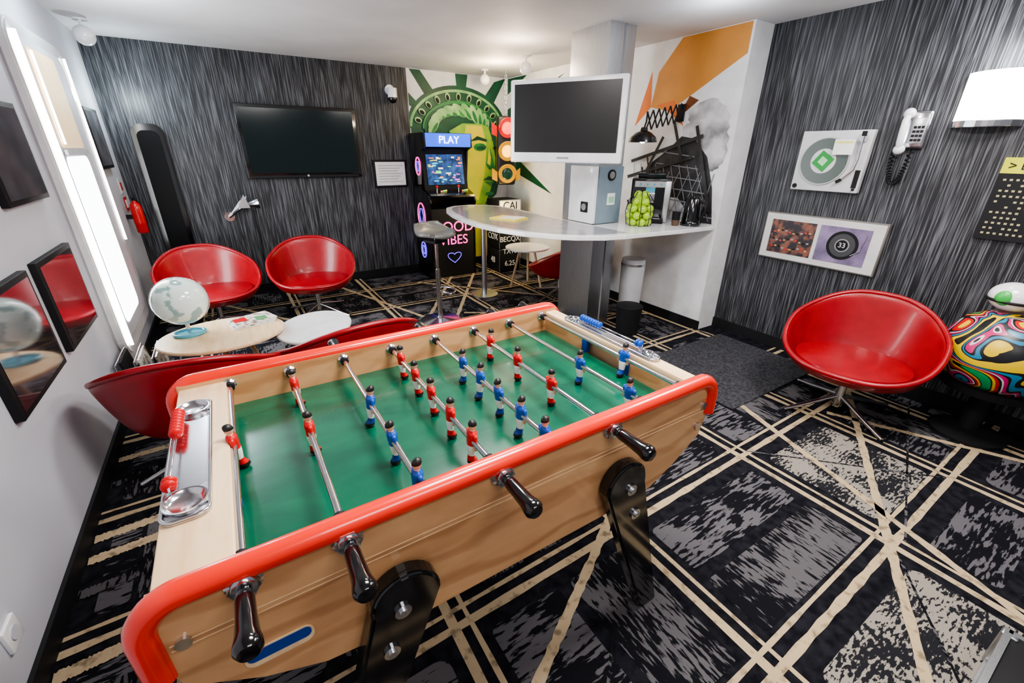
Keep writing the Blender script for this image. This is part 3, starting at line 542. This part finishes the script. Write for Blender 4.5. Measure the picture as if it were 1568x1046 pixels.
# ---------------- tower mural on partition
TM=E('tower_mural')
ot=mat('mural_orange_tan',(.62,.27,.06),.5,col2=(.54,.23,.05),scale=4);o2=mat('mural_orange',(.70,.17,.03),.5);gy=mat('mural_grey',(.62,.62,.64),.5,col2=(.10,.10,.11),scale=5,lo=.3,hi=.6);dk=mat('mural_charcoal',(.012,.012,.014),.5,col2=(.04,.04,.045),scale=8);gl_=mat('mural_line_grey',(.20,.205,.22),.5)
lay2=[0]
def art2(name,poly,m):
    lay2[0]+=1;wx(TM,name,poly,.0006,m,PX-.0006*lay2[0])
art2('orange_field',[(2.37,2.495),(3.0,2.495),(3.22,2.26),(3.27,1.98),(3.05,1.93),(2.8,2.06),(2.37,2.29)],ot)
art2('orange_facet',[(3.30,2.28),(3.27,1.98),(3.45,1.82)],o2);art2('orange_facet_b',[(3.2,1.99),(3.05,1.93),(2.86,1.80),(3.0,2.02)],o2)
art2('rust_leaf',[(2.84,2.04),(2.74,2.00),(2.95,1.86)],mat('mural_rust',(.18,.05,.015),.5))
for cy,cz,rx_,rz_ in((2.66,1.90,.17,.10),(2.56,1.80,.15,.15),(2.72,1.76,.14,.10),(2.48,1.62,.09,.18),(2.60,1.66,.12,.10)): art2('cloud',[(a+.012*math.sin(9*i),b+.015*math.cos(7*i)) for i,(a,b) in enumerate(ell(cy,cz,rx_,rz_,n=26))],gy)
def beam(a,b,w,m):
    d=Vector((b[0]-a[0],b[1]-a[1])).normalized();n=Vector((-d.y,d.x))*w/2
    art2('girder',[(a[0]+n.x,a[1]+n.y),(b[0]+n.x,b[1]+n.y),(b[0]-n.x,b[1]-n.y),(a[0]-n.x,a[1]-n.y)],m)
art2('tower_body',[(2.40,1.0),(3.40,1.0),(3.28,1.30),(3.16,1.50),(3.0,1.60),(2.86,1.72),(2.72,1.70),(2.56,1.55),(2.46,1.30)],dk)
art2('tower_arch',[(2.66,1.0),(3.04,1.0),(3.0,1.10),(2.90,1.19),(2.80,1.19),(2.70,1.10)],gy)
for k in range(6):
    z=1.05+.10*k;w0=.46-.055*k;beam((2.87-w0,z),(2.87+w0,z+.04),.010,gl_)
for k in range(9):
    x=2.44+.11*k;beam((x,1.02),(x+.22-.02*k,1.48),.008,gl_);beam((x+.1,1.02),(x-.06 if x>2.6 else x+.02,1.42),.008,gl_)
for k in range(5): beam((3.34-.04*k,1.02+.10*k),(3.42-.05*k,1.12+.11*k),.02,dk)
for a,b in(((3.40,1.05),(3.05,1.72)),((3.45,1.35),(2.70,1.55)),((3.42,1.50),(2.62,1.72)),((2.44,1.1),(2.70,1.80)),((2.95,1.85),(2.80,1.5))): beam(a,b,.03,dk)
# ---------------- right wall objects
tt=E('turntable_wall_art')
bx(tt,'plinth',RX-.05,RX,1.45,1.91,1.325,1.74,mat('plinth_silver',(.62,.62,.64),.35),bev=.006)
cyl(tt,'platter',.165,.012,(RX-.055,1.715,1.535),mat('platter_grey',(.45,.47,.47),.3),(0,pi/2,0),seg=48);cyl(tt,'record',.155,.012,(RX-.060,1.715,1.535),mat('record_grey_green',(.05,.07,.06),.3),(0,pi/2,0),seg=48);cyl(tt,'record_inner',.085,.013,(RX-.062,1.715,1.535),mat('record_inner_grey',(.55,.57,.56),.3),(0,pi/2,0),seg=48)
box(tt,'label',(.012,.105,.105),(RX-.068,1.715,1.535),mat('label_green',(.02,.30,.05),.5),(.6,0,0));box(tt,'label_in',(.002,.05,.05),(RX-.075,1.715,1.535),mat('label_pale',(.4,.7,.42),.5),(.6,0,0))
tube(tt,'tonearm',[(RX-.08,1.495,1.70),(RX-.08,1.49,1.55),(RX-.08,1.50,1.48),(RX-.075,1.56,1.42)],.006,chrome);cyl(tt,'pivot',.024,.03,(RX-.062,1.495,1.685),chrome,(0,pi/2,0));cyl(tt,'counterweight',.014,.03,(RX-.08,1.495,1.715),bmat);box(tt,'headshell',(.012,.035,.02),(RX-.075,1.575,1.405),bmat,(-.6,0,0));box(tt,'pitch_slider',(.006,.03,.12),(RX-.052,1.478,1.42),bmat);cyl(tt,'start_button',.016,.01,(RX-.052,1.88,1.355),bmat,(0,pi/2,0));cyl(tt,'knob',.008,.02,(RX-.055,1.475,1.35),bmat,(0,pi/2,0))
bx(tt,'note_card',RX-.092,RX-.090,1.53,1.66,1.58,1.68,pw);bx(tt,'note_line',RX-.093,RX-.0915,1.54,1.65,1.655,1.668,mat('note_yellow',(.8,.75,.2),.5));bx(tt,'note_tack',RX-.09,RX-.05,1.59,1.60,1.66,1.67,pw)
tp=E('wall_telephone',(0,-.045,0))
bx(tp,'base',RX-.05,RX,1.215,1.345,1.62,1.84,chrome,bev=.015);bx(tp,'face',RX-.055,RX-.048,1.225,1.295,1.65,1.80,mat('phone_silver',(.6,.6,.62),.25,.8),bev=.002)
for a in range(4):
    for b in range(3):box(tp,'key',(.006,.014,.014),(RX-.057,1.24+.02*b,1.67+.025*a),bmat)
tube(tp,'handset_grip',[(RX-.085,1.325,1.82),(RX-.105,1.325,1.78),(RX-.108,1.322,1.72),(RX-.105,1.32,1.66),(RX-.085,1.32,1.62)],.019,gwhite);sph(tp,'earpiece',.032,(RX-.078,1.325,1.825),gwhite,seg=20);sph(tp,'mouthpiece',.032,(RX-.078,1.32,1.615),gwhite,seg=20)
cord=[]
for i in range(160):
    t=i/159;z=1.60-.20*math.sin(t*pi)**.8;y=1.315+.045*math.cos(t*pi);cord.append((RX-.03+.012*math.cos(i*1.1),y+.012*math.sin(i*1.1),z))
tube(tp,'coiled_cord',cord,.004,bmat,res=2)
fp=E('framed_photo_diptych')
bx(fp,'frame',RX-.03,RX,1.195,2.05,.765,1.14,mat('frame_grey',(.16,.15,.14),.4),bev=.003);bx(fp,'mat_board',RX-.033,RX-.028,1.205,2.04,.775,1.13,mat('mat_board_white',(.62,.61,.60),.5))
a1=mat('photo_controls',(.22,.08,.05),.4,col2=(.018,.013,.018),scale=16,lo=.45,hi=.6);a2=mat('photo_lilac',(.26,.19,.34),.4,col2=(.13,.10,.18),scale=9)
bx(fp,'photo_a',RX-.036,RX-.032,1.645,1.985,.82,1.085,a1);bx(fp,'photo_b',RX-.036,RX-.032,1.275,1.615,.82,1.085,a2)
kg=mat('k_gold',(.5,.3,.1),.5)
for k in range(30):
    y_=1.67+.03*(k%10);z_=.86+.065*(k//10)+.01*math.sin(k);bx(fp,'console_key',RX-.038,RX-.0355,y_,y_+.018,z_,z_+.012,[kg,redp,inkm,bmat][k%4])
cyl(fp,'photo_record',.105,.003,(RX-.037,1.44,.955),bmat,(0,pi/2,0),seg=40);cyl(fp,'photo_record_grey',.085,.0035,(RX-.0373,1.44,.955),mat('dial_grey',(.05,.05,.055),.4),(0,pi/2,0),seg=40);cyl(fp,'photo_record_label',.048,.004,(RX-.038,1.44,.955),inkm,(0,pi/2,0));cyl(fp,'photo_record_hub',.040,.005,(RX-.0385,1.44,.955),bmat,(0,pi/2,0));text(fp,'photo_dial_mark','33',.05,(RX-.0415,1.44,.955),RIGHT,pw,ext=.0004)
tube(fp,'photo_arm',[(RX-.039,1.30,1.05),(RX-.039,1.32,.93),(RX-.039,1.37,.89)],.003,chrome)
ss=E('wall_sconce',(0,0,-.02))
prism_=ell(0,0,.13,.15,pi/2,1.5*pi,n=20)
plate(ss,'shade',[(RX+a,.925+b) for a,b in prism_],1.79,.25,lampm);plate(ss,'band',[(RX+a*1.06,.925+b*1.05) for a,b in prism_],1.755,.035,chrome,bev=.003);bx(ss,'back_plate',RX-.01,RX,.81,1.05,1.80,2.0,steel)
db=E('departure_board')
bx(db,'panel',RX-.025,RX,.18,.775,1.12,1.49,bmat);bx(db,'header',RX-.027,RX,.18,.775,1.49,1.575,mat('board_yellow',(.62,.62,.02),.5));text(db,'header_text','> DEPARTURES',.06,(RX-.029,.75,1.53),RIGHT,bmat,align='LEFT')
bt_=mat('board_text',(.4,.36,.2),.5)
for r in range(11):
    for c in range(20):
        if random.random()<.8: bx(db,'glyph',RX-.027,RX-.0245,.735-.027*c,.748-.027*c,1.45-.030*r,1.461-.030*r,bt_)
# ---------------- painted pouf with helmet
pf=E('painted_pouf',(3.595,.385,0))
lathe(pf,'stool',[(.0,.0),(.18,.0),(.18,.02),(.05,.05),(.05,.28),(.22,.32),(.23,.36),(.0,.37)],bmat)
pm=bpy.data.materials.new('doodle_paint');pm.use_nodes=True;nt=pm.node_tree;b=nt.nodes['Principled BSDF'];b.inputs['Roughness'].default_value=.35
tc=nt.nodes.new('ShaderNodeTexCoord');v=nt.nodes.new('ShaderNodeTexNoise');v.inputs['Scale'].default_value=3.4;v.inputs['Detail'].default_value=.3;v.inputs['Distortion'].default_value=1.8
r=nt.nodes.new('ShaderNodeValToRGB');r.color_ramp.interpolation='CONSTANT';cr=r.color_ramp
pal=[(.0,(.008,.008,.01)),(.30,(.65,.45,.01)),(.38,(.008,.008,.01)),(.41,(.01,.18,.32)),(.45,(.008,.008,.01)),(.475,(.5,.015,.14)),(.515,(.6,.6,.58)),(.535,(.008,.008,.01)),(.565,(.5,.008,.01)),(.61,(.65,.45,.01)),(.66,(.008,.008,.01)),(.69,(.01,.30,.10))]
cr.elements[0].position=0;cr.elements[0].color=(*pal[0][1],1);cr.elements[1].position=.30;cr.elements[1].color=(*pal[1][1],1)
for q,c in pal[2:]:
    e=cr.elements.new(q);e.color=(*c,1)
nt.links.new(tc.outputs['Object'],v.inputs['Vector']);nt.links.new(v.outputs['Fac'],r.inputs[0]);nt.links.new(r.outputs[0],b.inputs['Base Color'])
lathe(pf,'cushion',[(.0,.0),(.18,.0),(.245,.05),(.275,.15),(.27,.26),(.22,.36),(.14,.41),(.0,.42)],pm,(0,0,.355),seg=48)
hm=E('sports_helmet',(3.62,.46,.779));sph(hm,'shell',.095,(0,0,.08),gwhite,sc=(1,1.1,.85));sph(hm,'badge',.042,(-.075,.02,.08),mat('helmet_green',(.05,.42,.08),.3),sc=(.6,1,1));tube(hm,'brim',[(.093*math.cos(t),.103*math.sin(t),.06) for t in np.linspace(0,2*pi,32)[:-1]],.008,bmat,True)
fc=E('flight_case',(1.60,-.36,.004));box(fc,'body',(.56,.52,.14),(0,0,.075),bmat,bev=.004)
for sy in(-.26,.26):
    for z in(.01,.145): box(fc,'edge_x',(.58,.018,.018),(0,sy,z),steel)
for sx in(-.28,.28):
    for z in(.01,.145): box(fc,'edge_y',(.018,.52,.018),(sx,0,z),steel)
    for sy in(-.26,.26): box(fc,'corner',(.04,.04,.15),(sx*.98,sy*.98,.078),steel,bev=.005)
# ---------------- lights
def area(name,loc,rot,size,e,col=(1,1,1),sy=None):
    l=bpy.data.lights.new(name,'AREA');l.energy=e;l.size=size;l.color=col
    if sy: l.shape='RECTANGLE';l.size_y=sy
    o=bpy.data.objects.new(name,l);C.collection.objects.link(o);o.location=loc;o.rotation_euler=rot;return o
def fill_panel(x,y,w,h,e,col=(1,1,1)):  # out-of-view ceiling panels with area lights, added for general fill
    p=E('added_fill_panel',(x,y,CH));box(p,'housing',(w+.06,h+.06,.03),(0,0,-.015),gwhite)
    o=area('fill_lamp',(0,0,-.035),(0,0,0),w,e,col,h);o.parent=p
fill_panel(.9,.9,.7,.5,62,(1,.96,.91));fill_panel(2.7,.5,.7,.5,56,(1,.95,.90));fill_panel(.6,-.7,1.2,.6,28,(1,.97,.95));fill_panel(1.2,2.2,.6,.4,40,(1,.96,.92))
def point(name,loc,e,col,r=.05):
    l=bpy.data.lights.new(name,'POINT');l.energy=e;l.color=col;l.shadow_soft_size=r;o=bpy.data.objects.new(name,l);C.collection.objects.link(o);o.location=loc;return o
area('window_glow',(LX+.09,4.12,1.2),(0,-pi/2,0),1.4,34,(.88,.96,1),.6)
point('ceiling_bounce_lamp',(-.40,4.1,2.32),24,(.80,.94,1),.08);point('corner_lamp',(-.56,5.60,2.0),12,(.80,.96,1),.04)
point('mural_lamp',(2.9,4.9,2.28),24,(1,.80,.50),.07);point('bar_lamp',(2.5,3.9,2.28),13,(1,.78,.58),.07)
point('sconce_lamp',(RX-.22,.93,2.12),11,(.92,.96,1),.06);point('counter_lamp',(2.95,4.95,.86),14,(1,.74,.28),.08)
point('partition_lamp',(3.0,2.2,2.3),8,(.85,.92,1),.1)
w=bpy.data.worlds.new('w');C.scene.world=w;w.use_nodes=True;w.node_tree.nodes['Background'].inputs[0].default_value=(.93,.94,1,1);w.node_tree.nodes['Background'].inputs[1].default_value=.36
